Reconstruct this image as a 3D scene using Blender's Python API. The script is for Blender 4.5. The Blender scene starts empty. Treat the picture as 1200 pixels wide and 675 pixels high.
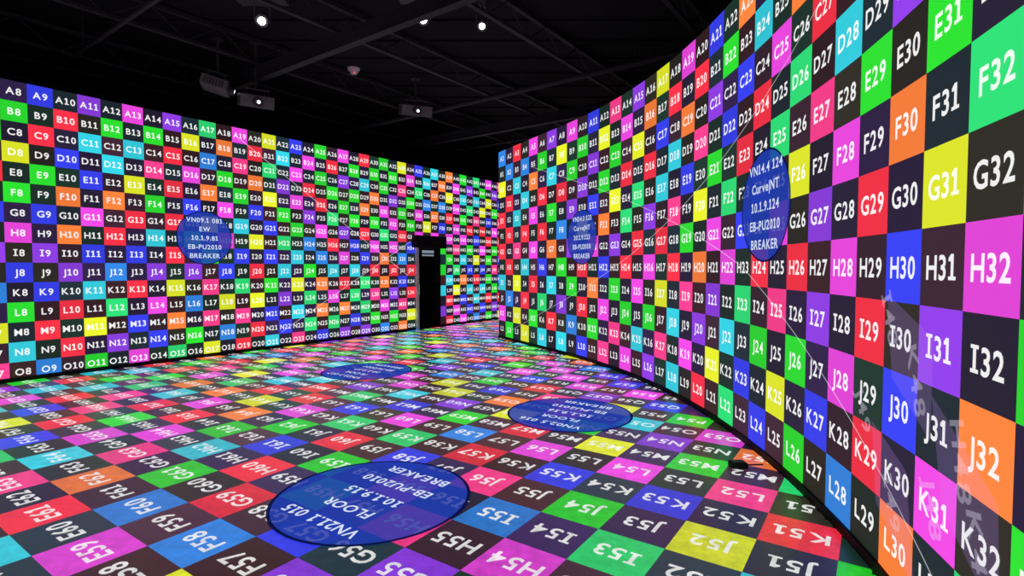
import bpy, bmesh, math, random
import numpy as np
from mathutils import Vector, Matrix

scene = bpy.context.scene
scene.view_settings.view_transform = 'Standard'
scene.view_settings.look = 'None'

# ------------------------------------------------------------------ colours
def lin(c):
    out = []
    for x in c:
        x /= 255.0
        out.append(x/12.92 if x <= 0.04045 else ((x+0.055)/1.055)**2.4)
    return tuple(out) + (1.0,)

BR = {'R': (248, 44, 66), 'O': (255, 128, 54), 'Y': (230, 238, 34), 'G': (36, 220, 42),
      'S': (38, 220, 116), 'C': (46, 210, 228), 'A': (42, 134, 230), 'B': (48, 60, 236),
      'P': (140, 58, 226), 'M': (242, 70, 230), 'K': (255, 60, 142)}
DK = [(40, 24, 66), (16, 46, 36), (52, 24, 30), (38, 36, 26), (30, 25, 50), (20, 39, 48), (54, 29, 45)]
BKEYS = 'RRROYYGGGSCCABBPPMMMK'

def parse(s):
    d = {}
    for tok in s.split():
        k, v = tok.split(':'); d[k] = v
    return d

OV_R = parse("E31:G E29:G F32:S F30:O F28:M F26:Y G31:Y G29:R G27:P G25:M H32:M H30:B H28:M H26:R H24:R "
             "I31:P I29:R I27:P I25:K I23:S J32:O J30:B J28:M J26:G J24:G J22:C K31:M K29:R K27:B K25:Y K23:B "
             "L30:O L28:A L26:G L24:B L32:S C27:R C25:M C23:B C21:P D30:P D28:C D26:S D24:R D22:B E27:K E25:S E23:R "
             "A23:O A21:B A19:M A25:O B24:C B22:G B20:R B26:O A17:Y E33:R F34:B G33:G H34:G I33:G J34:R K33:G "
             "F24:B F22:S F20:Y G23:B G21:M G19:G H22:M H20:O H18:R I21:P I19:K K21:Y K19:M L22:S L20:R")
OV_L = parse("A9:B A11:P A13:M A15:P B8:G B10:R B12:G B14:G C9:R C11:C C13:C C15:R D8:Y D10:B D12:C D14:K D16:M "
             "E9:G E11:B E13:Y E15:R F8:G F10:O F12:O F14:G F16:B G9:B G11:M G13:R G15:R H8:M H10:O H12:R H14:C "
             "I9:P I11:B I13:B I15:R J8:B J10:P J12:A J14:P K9:B K11:C K13:R K15:Y L8:G L10:R L12:S L14:M "
             "M9:R M11:Y M13:B M15:O N8:C N10:R N12:P N14:B O9:A O11:G O13:M")
OV_F = parse("K51:R L52:K K53:B L54:M J52:Y J54:G J56:K I53:S I55:A I57:M H54:M H56:K M53:G M51:S O53:M N54:P N52:O "
             "K55:B L56:M M55:Y L58:A K57:R J58:B G59:R F58:A F60:A G57:B G61:G F62:O E59:M E61:R E57:Y H60:R H58:G "
             "H62:C G63:K E63:K D60:C D62:Y D58:R K59:S M57:R M59:G N56:G J60:R I59:G I61:B H64:M F64:C F56:P G55:P "
             "H52:R I51:C J50:G N58:Y O55:C O57:M P54:G P52:R L60:M L50:G")

def cellcol(lbl, r, c, ov, seed, dk=0.9):
    rnd = random.Random(f"{seed}-{r}-{c}")
    if (r + c) % 2 == 0:
        k = ov.get(lbl) or rnd.choice(BKEYS)
        base = BR[k]
        j = rnd.uniform(0.9, 1.03)
    else:
        base = rnd.choice(DK); j = rnd.uniform(0.8, 1.25)*dk
    l = lin([min(255, x*j) for x in base])
    return (l[0], l[1], l[2], 1.0)

# ------------------------------------------------------------------ materials
def mat_new(name):
    m = bpy.data.materials.new(name); m.use_nodes = True
    nt = m.node_tree; nt.nodes.clear()
    out = nt.nodes.new('ShaderNodeOutputMaterial')
    return m, nt, out

def mat_projection(name, strength, base, rough, mottled=0.0):
    m, nt, out = mat_new(name)
    p = nt.nodes.new('ShaderNodeBsdfPrincipled')
    at = nt.nodes.new('ShaderNodeAttribute'); at.attribute_name = 'Col'
    p.inputs['Base Color'].default_value = (*base, 1)
    p.inputs['Roughness'].default_value = rough
    p.inputs['Emission Strength'].default_value = strength
    if mottled > 0:
        no = nt.nodes.new('ShaderNodeTexNoise'); no.inputs['Scale'].default_value = 11.0
        no.inputs['Detail'].default_value = 10.0; no.inputs['Roughness'].default_value = 0.7
        geo = nt.nodes.new('ShaderNodeNewGeometry')
        nt.links.new(geo.outputs['Position'], no.inputs['Vector'])
        mr = nt.nodes.new('ShaderNodeMapRange')
        mr.inputs['From Min'].default_value = 0.35; mr.inputs['From Max'].default_value = 0.65
        mr.inputs['To Min'].default_value = 1.0-mottled; mr.inputs['To Max'].default_value = 1.0+mottled*0.6
        nt.links.new(no.outputs['Fac'], mr.inputs['Value'])
        vm = nt.nodes.new('ShaderNodeVectorMath'); vm.operation = 'SCALE'
        nt.links.new(at.outputs['Color'], vm.inputs[0]); nt.links.new(mr.outputs['Result'], vm.inputs['Scale'])
        nt.links.new(vm.outputs['Vector'], p.inputs['Emission Color'])
        rr = nt.nodes.new('ShaderNodeMapRange')
        rr.inputs['To Min'].default_value = rough-0.08; rr.inputs['To Max'].default_value = rough+0.1
        nt.links.new(no.outputs['Fac'], rr.inputs['Value']); nt.links.new(rr.outputs['Result'], p.inputs['Roughness'])
    else:
        nt.links.new(at.outputs['Color'], p.inputs['Emission Color'])
    nt.links.new(p.outputs[0], out.inputs[0])
    m.cycles.emission_sampling = 'NONE'
    return m

def mat_glow_alpha(name, col, strength, alpha):
    m, nt, out = mat_new(name)
    e = nt.nodes.new('ShaderNodeEmission'); e.inputs[0].default_value = col; e.inputs[1].default_value = strength
    t = nt.nodes.new('ShaderNodeBsdfTransparent'); mx = nt.nodes.new('ShaderNodeMixShader')
    mx.inputs[0].default_value = alpha
    nt.links.new(t.outputs[0], mx.inputs[1]); nt.links.new(e.outputs[0], mx.inputs[2])
    nt.links.new(mx.outputs[0], out.inputs[0])
    m.cycles.emission_sampling = 'NONE'
    return m

def mat_plain(name, col, rough=0.6, metal=0.0):
    m, nt, out = mat_new(name)
    p = nt.nodes.new('ShaderNodeBsdfPrincipled')
    no = nt.nodes.new('ShaderNodeTexNoise'); no.inputs['Scale'].default_value = 14.0
    cr = nt.nodes.new('ShaderNodeValToRGB')
    cr.color_ramp.elements[0].color = (col[0]*0.75, col[1]*0.75, col[2]*0.75, 1)
    cr.color_ramp.elements[1].color = (col[0]*1.2, col[1]*1.2, col[2]*1.2, 1)
    nt.links.new(no.outputs['Fac'], cr.inputs[0]); nt.links.new(cr.outputs[0], p.inputs['Base Color'])
    p.inputs['Roughness'].default_value = rough; p.inputs['Metallic'].default_value = metal
    p.inputs['Specular IOR Level'].default_value = 0.2
    nt.links.new(p.outputs[0], out.inputs[0])
    return m

def mat_emit(name, col, s):
    m, nt, out = mat_new(name)
    e = nt.nodes.new('ShaderNodeEmission'); e.inputs[0].default_value = (*col, 1); e.inputs[1].default_value = s
    nt.links.new(e.outputs[0], out.inputs[0]); return m

M_WALL = mat_projection('projected_wall', 1.05, (0.03, 0.03, 0.03), 0.8)
M_FLOOR = mat_projection('projected_floor', 0.88, (0.03, 0.03, 0.03), 0.32, 0.22)
M_BODY = mat_plain('black_panel', (0.008, 0.008, 0.009), 0.7)
M_DISC = mat_glow_alpha('circle_blue', lin((34, 60, 168)), 1.0, 0.93)
M_RING = mat_glow_alpha('circle_ring', lin((10, 16, 62)), 1.0, 0.95)
M_CTXT = mat_glow_alpha('circle_text', lin((215, 226, 248)), 1.0, 0.97)
M_LINE = mat_glow_alpha('thin_line', lin((235, 235, 240)), 1.0, 0.5)
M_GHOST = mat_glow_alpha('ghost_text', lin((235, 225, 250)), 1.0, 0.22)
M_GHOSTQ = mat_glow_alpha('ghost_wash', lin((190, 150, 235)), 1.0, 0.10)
M_CEIL = mat_plain('ceiling_black', (0.007, 0.007, 0.009), 0.9)
M_STEEL = mat_plain('joist_paint', (0.026, 0.026, 0.032), 0.6)
M_HALL = mat_plain('hall_black', (0.008, 0.008, 0.009), 0.9)
M_DEV = mat_plain('device_grey', (0.16, 0.16, 0.17), 0.45)
M_DEVD = mat_plain('device_dark', (0.055, 0.055, 0.06), 0.4)
M_WHITE = mat_plain('device_white', (0.75, 0.73, 0.7), 0.5)
M_LAMP = mat_emit('lamp_glow', (1.0, 0.97, 0.9), 30.0)
M_LENS = mat_emit('lens_glow', (0.85, 0.92, 1.0), 1.6)
M_RED = mat_emit('led_red', (1.0, 0.05, 0.03), 1.5)
M_GREEN = mat_emit('green_glow', (0.05, 1.0, 0.12), 1.0)
M_SIGN = mat_emit('sign_pale', (0.22, 0.26, 0.34), 1.0)
M_JAMB = mat_plain('jamb_metal', (0.85, 0.85, 0.85), 0.4)

# ------------------------------------------------------------------ mesh builder
class MB:
    def __init__(s): s.v = []; s.f = []; s.m = []; s.c = []
    def poly(s, pts, mi=0, col=(0, 0, 0, 1)):
        n = len(s.v); s.v.extend([tuple(p) for p in pts]); s.f.append(tuple(range(n, n+len(pts))))
        s.m.append(mi); s.c.append(col)
    def tris(s, pts, faces, mi, col):
        n = len(s.v); s.v.extend([tuple(p) for p in pts])
        for f in faces:
            s.f.append(tuple(n+i for i in f)); s.m.append(mi); s.c.append(col)
    def box(s, c, ax, h, mi=0, col=(0, 0, 0, 1)):
        c = Vector(c); X, Y, Z = [Vector(a)*k for a, k in zip(ax, h)]
        P = [c+sx*X+sy*Y+sz*Z for sz in (-1, 1) for sy in (-1, 1) for sx in (-1, 1)]
        s.tris(P, [(0, 2, 3, 1), (4, 5, 7, 6), (0, 1, 5, 4), (2, 6, 7, 3), (0, 4, 6, 2), (1, 3, 7, 5)], mi, col)
    def cyl(s, p0, p1, r, n=12, mi=0, r1=None, col=(0, 0, 0, 1)):
        p0 = Vector(p0); p1 = Vector(p1); r1 = r if r1 is None else r1
        a = (p1-p0).normalized(); q = a.orthogonal().normalized(); w = a.cross(q)
        P = []
        for k in range(n):
            t = 2*math.pi*k/n; o = q*math.cos(t)+w*math.sin(t)
            P.append(p0+o*r); P.append(p1+o*r1)
        F = [(2*k, (2*k+2) % (2*n), (2*k+3) % (2*n), 2*k+1) for k in range(n)]
        F.append(tuple(2*k for k in reversed(range(n)))); F.append(tuple(2*k+1 for k in range(n)))
        s.tris(P, F, mi, col)
    def build(s, name, mats, bevel=0.0):
        me = bpy.data.meshes.new(name); me.from_pydata(s.v, [], s.f)
        for m in mats: me.materials.append(m)
        me.polygons.foreach_set('material_index', s.m)
        a = me.attributes.new('Col', 'FLOAT_COLOR', 'CORNER')
        cnt = [len(f) for f in s.f]
        a.data.foreach_set('color', np.repeat(np.array(s.c, dtype=np.float32), cnt, axis=0).ravel())
        me.update()
        ob = bpy.data.objects.new(name, me); scene.collection.objects.link(ob)
        if bevel:
            b = ob.modifiers.new('bevel', 'BEVEL'); b.width = bevel; b.segments = 2; b.limit_method = 'ANGLE'
        return ob

# ------------------------------------------------------------------ glyphs
GL = {}
def rects(rs, w):
    v = []; f = []
    for (x0, y0, x1, y1) in rs:
        n = len(v); v += [(x0, y0), (x1, y0), (x1, y1), (x0, y1)]; f.append((n, n+1, n+2, n+3))
    return (np.array(v, dtype=float), f, w)
def glyph(ch):
    if ch in GL: return GL[ch]
    if ch == ' ':
        GL[ch] = (np.zeros((0, 2)), [], 0.35); return GL[ch]
    if ch == 'I':
        GL[ch] = rects([(0.16, 0, 0.36, 1), (0, 0, 0.16, 0.14), (0.36, 0, 0.52, 0.14), (0, 0.86, 0.16, 1), (0.36, 0.86, 0.52, 1)], 0.52); return GL[ch]
    if ch == '1':
        g = rects([(0.2, 0, 0.4, 1), (0.02, 0, 0.2, 0.14), (0.4, 0, 0.58, 0.14), (0.02, 0.72, 0.2, 0.9)], 0.6)
        g[0][15] = (0.02, 0.84); g[0][14] = (0.2, 1.0)
        GL[ch] = g; return g
    cu = bpy.data.curves.new('g', 'FONT'); cu.body = ch; cu.resolution_u = 3; cu.offset = 0.019
    ob = bpy.data.objects.new('g', cu); scene.collection.objects.link(ob)
    dg = bpy.context.evaluated_depsgraph_get()
    me = ob.evaluated_get(dg).to_mesh()
    v = np.array([(p.co.x, p.co.y) for p in me.vertices]); f = [tuple(p.vertices) for p in me.polygons]
    ff = []
    for t in f:
        a = v[list(t)]
        ar = sum(a[i][0]*a[(i+1) % len(t)][1]-a[(i+1) % len(t)][0]*a[i][1] for i in range(len(t)))
        ff.append(t if ar > 0 else tuple(reversed(t)))
    bpy.data.objects.remove(ob); bpy.data.curves.remove(cu)
    v = v / CAP
    w = v[:, 0].max()-v[:, 0].min(); v[:, 0] -= v[:, 0].min()
    GL[ch] = (v, ff, w)
    return GL[ch]
CAP = 1.0
h0 = glyph('H')[0]; CAPV = h0[:, 1].max()-h0[:, 1].min(); GL.clear(); CAP = CAPV

def text(mb, s, mp, u, v, h, off, mi, col=(1, 1, 1, 1), rot=0.0, sx=1.0, sp=0.17):
    gs = [glyph(c) for c in s]
    W = sum(g[2] for g in gs) + sp*(len(gs)-1)
    x = -W/2; ca, sa = math.cos(rot), math.sin(rot)
    for g in gs:
        if len(g[0]):
            P = []
            for (a, b) in g[0]:
                a = (a+x)*h*sx; b = (b-0.5)*h
                P.append(mp(u+a*ca-b*sa, v+a*sa+b*ca, off))
            mb.tris(P, g[1], mi, col)
        x += g[2]+sp

def disc(mb, mp, u, v, r, lines, off, th, ls=1.95):
    N = 56; K = 5
    for k in range(K):
        r0, r1 = r*k/K, r*(k+1)/K
        for i in range(N):
            a, b = 2*math.pi*i/N, 2*math.pi*(i+1)/N
            q = [(r0, a), (r1, a), (r1, b)] if k == 0 else [(r0, a), (r1, a), (r1, b), (r0, b)]
            mb.poly([mp(u+rr*math.cos(t), v+rr*math.sin(t), off) for rr, t in q], 2)
    for i in range(N):
        a, b = 2*math.pi*i/N, 2*math.pi*(i+1)/N
        q = [(r*0.975, a), (r*1.01, a), (r*1.01, b), (r*0.975, b)]
        mb.poly([mp(u+rr*math.cos(t), v+rr*math.sin(t), off+0.001) for rr, t in q], 3)
    n = len(lines)
    for i, s in enumerate(lines):
        text(mb, s, mp, u, v+(n/2-0.5-i)*th*ls, th, off+0.002, 4, sp=0.15)

def strokeline(mb, mp, pts, w, off, mi):
    for (u0, v0), (u1, v1) in zip(pts[:-1], pts[1:]):
        L = math.hypot(u1-u0, v1-v0); n = max(1, int(L/0.25)); nx, ny = -(v1-v0)/L*w/2, (u1-u0)/L*w/2
        for i in range(n):
            a, b = i/n, (i+1)/n
            A = (u0+(u1-u0)*a, v0+(v1-v0)*a); Bp = (u0+(u1-u0)*b, v0+(v1-v0)*b)
            mb.poly([mp(A[0]-nx, A[1]-ny, off), mp(Bp[0]-nx, Bp[1]-ny, off), mp(Bp[0]+nx, Bp[1]+ny, off), mp(A[0]+nx, A[1]+ny, off)], mi)

def rowname(r):
    return chr(64+r) if r <= 26 else 'A'+chr(64+r-26)

ZB, ZT = 0.06, 4.06
THK = 0.14
PMATS = [M_WALL, M_BODY, M_DISC, M_RING, M_CTXT, M_LINE, M_GHOST, M_GHOSTQ]

def lblcol(c):
    return (0.82+0.18*c[0], 0.82+0.18*c[1], 0.82+0.18*c[2], 1)

def wall(mb, mp, ucell, c0, c1, size, rh, ov, seed, opening=None, th=0.31):
    """ucell(c)= u of the centre of column c"""
    nrows = int(math.ceil((ZT-ZB)/rh - 1e-6))
    for c in range(c0, c1+1):
        ua, ub = ucell(c)-size/2, ucell(c)+size/2
        for r in range(1, nrows+1):
            zt = ZT-(r-1)*rh; zb = max(ZB, zt-rh); lb = rowname(r)+str(c)
            col = cellcol(lb, r, c, ov, seed)
            us = [ua, ub]; zs = [zb, zt]
            if opening:
                o0, o1, oz = opening
                us = sorted(set(us+[x for x in (o0, o1) if ua < x < ub]))
                if zb < oz < zt: zs = [zb, oz, zt]
            for i in range(len(us)-1):
                for j in range(len(zs)-1):
                    um, zm = (us[i]+us[i+1])/2, (zs[j]+zs[j+1])/2
                    if opening and o0 < um < o1 and zm < oz: continue
                    mb.poly([mp(us[i], zs[j], 0), mp(us[i+1], zs[j], 0), mp(us[i+1], zs[j+1], 0), mp(us[i], zs[j+1], 0)], 0, col)
            cy = zt-rh/2
            if cy-rh*0.2 < ZB: continue
            if opening and o0-size*0.4 < ucell(c) < o1+size*0.4 and cy < oz+rh*0.2: continue
            text(mb, lb, mp, ucell(c), cy, size*th, 0.002, 0, lblcol(col), sx=0.95)

def body(mb, mp, u0, u1, z0, z1, n=1, off0=-0.004):
    us = [u0+(u1-u0)*i/n for i in range(n+1)]
    for a, b in zip(us[:-1], us[1:]):
        F = [mp(a, z0, off0), mp(b, z0, off0), mp(b, z1, off0), mp(a, z1, off0)]
        K = [mp(a, z0, -THK), mp(b, z0, -THK), mp(b, z1, -THK), mp(a, z1, -THK)]
        mb.poly(F, 1); mb.poly([K[1], K[0], K[3], K[2]], 1)
        mb.poly([F[3], F[2], K[2], K[3]], 1); mb.poly([F[1], F[0], K[0], K[1]], 1)
    for a in (u0, u1):
        mb.poly([mp(a, z0, 0), mp(a, z1, 0), mp(a, z1, -THK), mp(a, z0, -THK)], 1)

# ------------------------------------------------------------------ left wall
LA = Vector((-6.82, 7.16, 0)); LD = Vector((0.586, 0.810, 0)).normalized(); LN = Vector((LD.y, -LD.x, 0))
def mpL(s, z, off):
    p = LA+LD*s+LN*off; return (p.x, p.y, z)
CL = 0.2775
ucL = lambda c: 0.20+(c-8)*CL
S0, S1 = ucL(-12)-CL/2, ucL(66)+CL/2
DO = (7.55, 8.42, 2.06)
mb = MB()
wall(mb, mpL, ucL, -12, 66, CL, 0.271, OV_L, 'L', DO, 0.33)
body(mb, mpL, S0, DO[0], 0.0, ZT); body(mb, mpL, DO[1], S1, 0.0, ZT); body(mb, mpL, DO[0], DO[1], DO[2], ZT)
disc(mb, mpL, 2.615, 2.06, 0.455, ["VN09.1 081", "EW", "10.1.9.81", "EB-PU2010", "BREAKER"], 0.006, 0.078)
strokeline(mb, mpL, [(3.2, 3.9), (7.3, 1.36)], 0.012, 0.004, 5)
strokeline(mb, mpL, [(4.0, 0.3), (7.4, 2.18)], 0.012, 0.004, 5)
mb.build('wall_left', PMATS)

# ------------------------------------------------------------------ right curved wall
CR = 1/3.0
tabc = [-5, 0, 8, 14, 18, 22, 26, 28, 30, 32, 34, 38, 48]
tabp = [-28, -28, -28, -17, -9, -1.5, 5.0, 8.5, 13, 15.5, 16, 6, -12]
step = 0.02
cs = np.arange(0, 46, step)
ph = np.radians(np.interp(cs, tabc, tabp))
TX, TY = -np.sin(ph), -np.cos(ph)       # tangent for increasing column (towards camera)
PX = np.concatenate([[0], np.cumsum(TX[:-1]*step*CR)]); PY = np.concatenate([[0], np.cumsum(TY[:-1]*step*CR)])
k20 = int(20/step); PX += 2.03-PX[k20]; PY += 5.83-PY[k20]
def mpR(u, z, off):
    c = u/CR
    x = np.interp(c, cs, PX); y = np.interp(c, cs, PY); p = math.radians(np.interp(c, tabc, tabp))
    tx, ty = -math.sin(p), -math.cos(p)
    return (float(x+ty*off), float(y-tx*off), z)
mb = MB()
wall(mb, mpR, lambda c: c*CR, 1, 44, CR, CR, OV_R, 'R')
body(mb, mpR, 0.5*CR, 44.5*CR, 0.0, ZT, 88)
for c, ls in ((24.3, ["VN14.4 124", "Curve|NT", "10.1.9.124", "EB-PU2010", "BREAKER"]), (10.0, ["VN14.3 123", "Curve|NT", "10.1.9.123", "EB-PU2010", "BREAKER"])):
    disc(mb, mpR, c*CR, 2.06, 0.455, ls, 0.006, 0.08)
zH = 1.56
strokeline(mb, mpR, [(5.0*CR, zH+5.8*CR), (23*CR, zH), (32.2*CR, zH-4.4*CR)], 0.007, 0.004, 5)
strokeline(mb, mpR, [(1.5*CR, zH-4.3*CR), (27.5*CR, zH+5.4*CR)], 0.007, 0.004, 5)
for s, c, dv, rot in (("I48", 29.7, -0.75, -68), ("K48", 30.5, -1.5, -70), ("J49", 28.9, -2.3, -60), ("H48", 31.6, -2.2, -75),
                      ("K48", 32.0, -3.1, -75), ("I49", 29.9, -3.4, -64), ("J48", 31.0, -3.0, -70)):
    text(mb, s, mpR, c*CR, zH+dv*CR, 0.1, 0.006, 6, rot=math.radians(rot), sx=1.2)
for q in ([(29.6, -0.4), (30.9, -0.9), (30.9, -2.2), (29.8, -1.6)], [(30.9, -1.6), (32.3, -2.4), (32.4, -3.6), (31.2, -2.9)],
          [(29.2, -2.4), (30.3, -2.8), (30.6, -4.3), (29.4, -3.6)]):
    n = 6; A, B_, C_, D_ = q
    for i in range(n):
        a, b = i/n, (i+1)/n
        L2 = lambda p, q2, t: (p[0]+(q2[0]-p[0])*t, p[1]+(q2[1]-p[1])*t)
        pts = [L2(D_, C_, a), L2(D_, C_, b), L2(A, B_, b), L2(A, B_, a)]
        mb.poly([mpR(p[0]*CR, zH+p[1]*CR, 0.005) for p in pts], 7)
mb.build('wall_right', PMATS)

# ------------------------------------------------------------------ back wall (behind the camera)
e0 = Vector(mpR(44.5*CR, 0, 0)); e1 = Vector(mpL(S0, 0, 0))
bd = (e1-e0); bl = bd.length; bd.normalize(); bn = Vector((bd.y, -bd.x, 0))
def mpB(s, z, off):
    p = e0+bd*s+bn*off; return (p.x, p.y, z)
mb = MB(); nb = int(bl/CL)
wall(mb, mpB, lambda c: (c-0.5)*CL, 1, nb, CL, CL, {}, 'B')
body(mb, mpB, 0, bl, 0.0, ZT)
mb.build('wall_back', PMATS)

# ------------------------------------------------------------------ baseboards
def baseboard(name, mp, segs):
    mb = MB()
    for (u0, u1, n) in segs:
        us = [u0+(u1-u0)*i/n for i in range(n+1)]
        for a, b in zip(us[:-1], us[1:]):
            o = 0.02
            mb.poly([mp(a, 0.004, o), mp(b, 0.004, o), mp(b, ZB, o), mp(a, ZB, o)])
            mb.poly([mp(a, ZB, o), mp(b, ZB, o), mp(b, ZB, -0.004), mp(a, ZB, -0.004)])
    mb.build(name, [M_BODY])
baseboard('baseboard_left', mpL, [(S0, DO[0], 1), (DO[1], S1, 1)])
baseboard('baseboard_right', mpR, [(0.5*CR, 44.5*CR, 88)])
baseboard('baseboard_back', mpB, [(0, bl, 1)])

# ------------------------------------------------------------------ floor
FU = Vector((-0.826, 0.5635, 0)).normalized(); FV = Vector((0.5635, 0.826, 0)).normalized()
F0 = Vector((1.68, 3.074, 0)); CF = 0.40
def mpF(u, v, off):
    p = F0+FU*u-FV*v; return (p.x, p.y, off)
def w2f(x, y):
    d = Vector((x, y, 0))-F0; return d.dot(FU), -d.dot(FV)
poly = [Vector(mpL(S0, 0, 0)), Vector(mpL(S1, 0, 0)), Vector(mpL(S1, 0, 3.0)), Vector(mpR(0.5*CR, 0, -2.4))]
poly += [Vector(mpR(c*CR, 0, 0)) for c in range(1, 45)]
def inside(x, y):
    r = False; n = len(poly)
    for i in range(n):
        a, b = poly[i], poly[(i+1) % n]
        if (a.y > y) != (b.y > y) and x < (b.x-a.x)*(y-a.y)/(b.y-a.y)+a.x: r = not r
    return r
mb = MB()
mb.poly([(-22, -14, -0.002), (22, -14, -0.002), (22, 32, -0.002), (-22, 32, -0.002)], 1)
for r in range(-14, 60):
    for c in range(22, 96):
        u, v = (c-51)*CF, -(r-11)*CF
        x, y, _ = mpF(u, v, 0)
        h = CF/2
        cor = [(u-h, v-h), (u+h, v-h), (u+h, v+h), (u-h, v+h)]
        k = [inside(*mpF(a, b, 0)[:2]) for a, b in cor]
        if not any(k) and not inside(x, y): continue
        lb = rowname(r) if r >= 1 else 'Z'
        lb += str(c)
        col = cellcol(lb, r, c, OV_F, 'F', 1.15)
        if all(k):
            mb.poly([mpF(a, b, 0.002) for a, b in cor], 0, col)
        else:
            n = 8
            for i in range(n):
                for j in range(n):
                    a0, b0 = u-h+CF*i/n, v-h+CF*j/n; d = CF/n
                    X, Y, _ = mpF(a0+d/2, b0+d/2, 0)
                    if inside(X, Y):
                        mb.poly([mpF(a0, b0, 0.002), mpF(a0+d, b0, 0.002), mpF(a0+d, b0+d, 0.002), mpF(a0, b0+d, 0.002)], 0, col)
        if inside(x, y):
            text(mb, lb, mpF, u, v, CF*0.31, 0.004, 0, lblcol(col), sx=1.0)
for (x, y, ls) in ((-0.945, 3.59, ["VN21.1 015", "FLOOR", "10.1.9.15", "EB-PU2010", "BREAKER"]),
                   (0.61, 5.66, ["VN02.5 016", "FLOOR", "10.1.9.16", "EB-PU2010", "BREAKER"]),
                   (-2.17, 8.0, ["VN21.3 017", "FLOOR", "10.1.9.17", "EB-PU2010", "BREAKER"])):
    u, v = w2f(x, y)
    disc(mb, mpF, u, v, 0.655, ls, 0.006, 0.092, 2.3)
mb.build('floor', [M_FLOOR, M_HALL, M_DISC, M_RING, M_CTXT, M_LINE])

# ------------------------------------------------------------------ outer hall and ceiling
ZC = 5.4
mb = MB(); mb.box((0, 9, ZC+0.05), ((1, 0, 0), (0, 1, 0), (0, 0, 1)), (22, 23, 0.05)); 
for i in range(60):   # ribs of the metal deck
    mb.box((0, -13.5+i*0.76, ZC-0.015), ((1, 0, 0), (0, 1, 0), (0, 0, 1)), (21.9, 0.05, 0.015))
mb.build('ceiling', [M_CEIL])
for nm, c, h in (('wall_hall_far', (0, 32, 2.7), (22, 0.1, 2.7)), ('wall_hall_near', (0, -14, 2.7), (22, 0.1, 2.7)),
                 ('wall_hall_left', (-22, 9, 2.7), (0.1, 23, 2.7)), ('wall_hall_right', (22, 9, 2.7), (0.1, 23, 2.7))):
    mb = MB(); mb.box(c, ((1, 0, 0), (0, 1, 0), (0, 0, 1)), h); mb.build(nm, [M_HALL])

# bar joists parallel to the left wall
UP = Vector((0, 0, 1))
JN = Vector((LD.y, -LD.x, 0))
jb = 4.98
for i in range(-5, 8):
    o = LA+JN*(i*2.1+0.9)
    a, b = o+LD*(-10), o+LD*22
    mb = MB()
    for z, hh in ((jb, 0.022), (ZC-0.06, 0.03)):
        c = (a+b)/2; c.z = z; mb.box(c, (LD, JN, UP), ((b-a).length/2, 0.035, hh))
    n = 64; L = (b-a).length
    for k in range(n):
        p = a+LD*(L*k/n); q = a+LD*(L*(k+1)/n)
        p = Vector((p.x, p.y, jb if k % 2 == 0 else ZC-0.06)); q = Vector((q.x, q.y, ZC-0.06 if k % 2 == 0 else jb))
        mb.cyl(p, q, 0.012, 5)
    mb.build('ceiling_joist', [M_STEEL])
# cross girders (carry the joists from below) + pipes
for k in range(5):
    o = LA+LD*(-2.0+k*5.2)
    a, b = o-JN*10, o+JN*16
    mb = MB(); c = (a+b)/2
    for z in (jb-0.035, jb-0.235):
        c.z = z; mb.box(c, (JN, LD, UP), (13, 0.06, 0.01))
    c.z = jb-0.135; mb.box(c, (JN, LD, UP), (13, 0.01, 0.1))
    mb.build('steel_girder', [M_STEEL])
for k, (o_, z, r) in enumerate(((1.1, 4.85, 0.03), (6.4, 4.8, 0.045), (9.7, 4.85, 0.03), (12.5, 4.8, 0.03))):
    o = LA+LD*o_; mb = MB()
    a = o-JN*8; b = o+JN*14
    mb.cyl((a.x, a.y, z), (b.x, b.y, z), r, 10)
    for t in range(10):
        p = a+JN*(1+t*2.2); mb.cyl((p.x, p.y, z), (p.x, p.y, ZC-0.01), 0.008, 6)
    mb.build('sprinkler_pipe', [M_STEEL])

# ------------------------------------------------------------------ ceiling devices
def aim(dirv):
    f = Vector(dirv).normalized(); r = f.cross(UP).normalized(); u = r.cross(f); return r, f, u

def projector(loc, dirv, w=0.52, d=0.44, h=0.2):
    loc = Vector(loc); r, f, u = aim(dirv); mb = MB()
    mb.box(loc, (r, f, u), (w/2, d/2, h/2), 0)
    mb.box(loc-f*(d*0.15)+u*(h/2+0.01), (r, f, u), (w*0.3, d*0.2, 0.012), 1)
    mb.cyl(loc+f*(d/2)+r*0.0, loc+f*(d/2+0.09), 0.085, 20, 1, 0.075)
    mb.cyl(loc+f*(d/2+0.09), loc+f*(d/2+0.095), 0.03, 20, 2)
    for k in range(7):
        for sgn in (-1, 1):
            mb.box(loc+r*(sgn*w/2)+f*(-d*0.35+k*d*0.11), (r, f, u), (0.006, 0.012, h*0.33), 1)
    for sx in (-1, 1):
        for sy in (-1, 1):
            mb.cyl(loc+r*(sx*w*0.36)+f*(sy*d*0.36)+u*(h/2), loc+r*(sx*w*0.30)+f*(sy*d*0.3)+u*(h/2+0.09), 0.012, 8, 1)
    c = loc+u*(h/2+0.095)
    mb.box(c, (r, f, u), (w*0.36, d*0.36, 0.012), 1)
    mb.cyl(c, (c.x, c.y, ZC-0.02), 0.025, 12, 1)
    mb.cyl((c.x, c.y, ZC-0.03), (c.x, c.y, ZC-0.001), 0.09, 16, 1)
    return mb.build('ceiling_projector', [M_DEV, M_DEVD, M_LENS], bevel=0.008)
projector((-4.4, 9.35, 4.40), (0.5, -0.75, -0.25))
projector((-5.0, 9.2, 4.62), (0.75, 0.3, -0.2), 0.45, 0.4, 0.16)
projector((-1.98, 11.15, 4.76), (0.3, -0.85, -0.25), 0.6, 0.5, 0.2)

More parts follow.
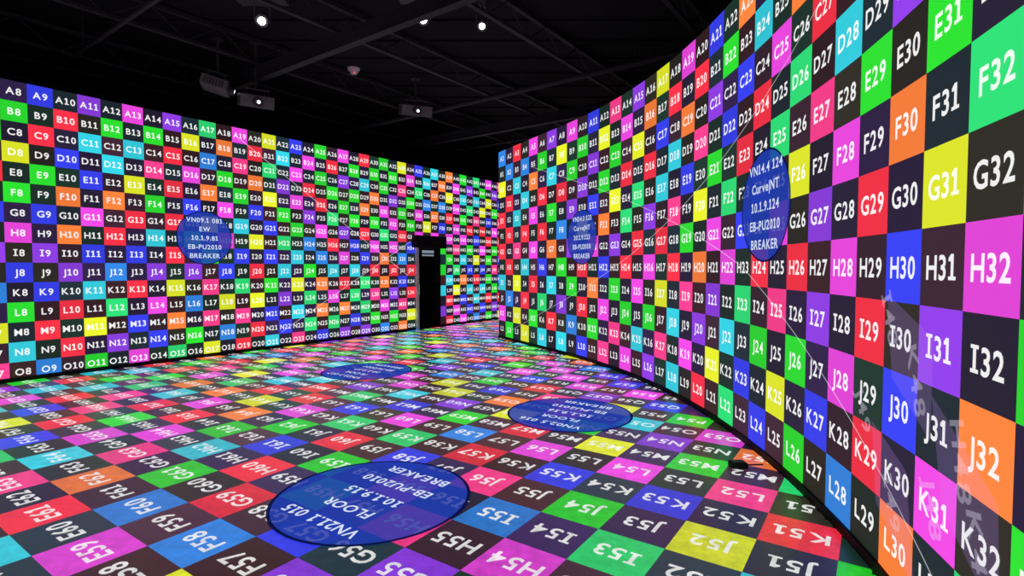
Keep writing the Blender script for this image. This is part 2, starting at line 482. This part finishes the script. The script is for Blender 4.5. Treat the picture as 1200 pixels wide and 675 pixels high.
def spotlamp(loc, dirv, s=1.0, box=True):
    loc = Vector(loc); r, f, u = aim(dirv); mb = MB()
    mb.cyl(loc-f*0.16*s, loc+f*0.1*s, 0.065*s, 20, 0, 0.085*s)
    mb.cyl(loc+f*0.1*s, loc+f*0.104*s, 0.05*s, 20, 2)
    mb.cyl(loc-f*0.2*s, loc-f*0.16*s, 0.04*s, 16, 0, 0.065*s)
    for sx in (-1, 1):
        mb.box(loc+r*(sx*0.1*s)+UP*0.08*s, (r, f, UP), (0.006, 0.02, 0.11*s), 0)
    top = loc+UP*0.19*s
    mb.box(top, (r, f, UP), (0.105*s, 0.02, 0.006), 0)
    mb.cyl(top, (top.x, top.y, ZC-0.1), 0.012, 8, 0)
    if box:
        mb.box((top.x, top.y, top.z+0.1), ((1, 0, 0), (0, 1, 0), (0, 0, 1)), (0.34*s, 0.12*s, 0.05*s), 1)
    mb.cyl((top.x, top.y, ZC-0.11), (top.x, top.y, ZC-0.001), 0.05, 12, 0)
    return mb.build('ceiling_spotlight', [M_DEV, M_DEVD, M_LAMP], bevel=0.003)
spotlamp((-3.52, 7.72, 5.05), (0.35, -1, -0.75), 1.0)
spotlamp((-1.24, 7.67, 5.05), (0.1, -1, -0.75), 1.0)
spotlamp((-0.43, 7.89, 5.05), (0.0, -1, -0.8), 0.8, False)

mb = MB(); x, y = -3.06, 10.55
mb.cyl((x, y, ZC-0.04), (x, y, ZC-0.001), 0.11, 24, 0, 0.12); mb.cyl((x, y, ZC-0.11), (x, y, ZC-0.04), 0.06, 24, 0, 0.1)
mb.cyl((x+0.04, y-0.07, ZC-0.1), (x+0.04, y-0.07, ZC-0.112), 0.018, 8, 1)
mb.build('smoke_detector', [M_WHITE, M_RED], bevel=0.004)

# ------------------------------------------------------------------ doorway in left wall
mb = MB(); AX = (LD, LN, UP)
def LP(s, z, off): return Vector(mpL(s, z, off))
sm = (DO[0]+DO[1])/2; wd = DO[1]-DO[0]
mb.box(LP(DO[0]+0.035, 1.03, -0.02), AX, (0.035, 0.09, 1.03), 0)
mb.box(LP(DO[1]-0.02, 1.03, -0.05), AX, (0.02, 0.09, 1.03), 1)
mb.box(LP(sm, 2.04, -0.05), AX, (wd/2-0.05, 0.09, 0.02), 1)
mb.box(LP(sm, 2.19, 0.08), AX, (wd/2+0.1, 0.08, 0.15), 1)
# vestibule
mb.box(LP(DO[0]-0.02, 1.1, -1.2), AX, (0.02, 1.05, 1.1), 1)
mb.box(LP(DO[1]+0.3, 1.1, -1.2), AX, (0.02, 1.05, 1.1), 1)
mb.box(LP(sm+0.15, 1.1, -2.27), AX, (wd/2+0.2, 0.02, 1.1), 1)
mb.box(LP(sm+0.15, 2.22, -1.2), AX, (wd/2+0.2, 1.05, 0.02), 1)
# glowing plate added for the greenish light in the opening + small sign inside the vestibule
mb.box(LP(DO[0]+0.13, 1.0, -0.06), AX, (0.055, 0.02, 0.14), 4)
mb.box(LP(sm+0.12, 1.95, -0.10), AX, (0.2, 0.012, 0.035), 5)
mb.box(LP(sm+0.12, 1.86, -0.10), AX, (0.2, 0.012, 0.02), 5)
# open leaf
lf = (LD*0.45-LN*0.9).normalized(); ln = Vector((lf.y, -lf.x, 0))
h0_ = LP(DO[0]+0.06, 0, -0.15)
mb.box(h0_+lf*0.4+UP*1.02, (lf, ln, UP), (0.4, 0.02, 0.99), 2)
mb.build('door_1', [M_JAMB, M_BODY, M_DEVD, M_WHITE, M_GREEN, M_SIGN])

# floor box next to the curved wall
mb = MB(); a = Vector((0.05, -1, 0)).normalized(); b = Vector((1, 0.05, 0)).normalized()
mb.box((1.76, 4.13, 0.024), (b, a, UP), (0.06, 0.045, 0.02), 0)
mb.box((1.76, 4.13, 0.048), (b, a, UP), (0.045, 0.03, 0.004), 1)
mb.cyl((1.82, 4.13, 0.02), (1.96, 4.14, 0.02), 0.006, 8, 0)
mb.build('floor_sensor_box', [M_BODY, M_DEVD], bevel=0.004)

# ------------------------------------------------------------------ world + camera
w = bpy.data.worlds.new('w'); scene.world = w; w.use_nodes = True
w.node_tree.nodes['Background'].inputs[0].default_value = (0.0, 0.0, 0.0, 1)
cam = bpy.data.cameras.new('camera'); co = bpy.data.objects.new('camera', cam); scene.collection.objects.link(co)
cam.sensor_width = 36; cam.lens = 630/1200*36; cam.clip_end = 200
co.location = (0, 0, 1.56); co.rotation_euler = (math.radians(90-2.23), 0, 0)
scene.camera = co
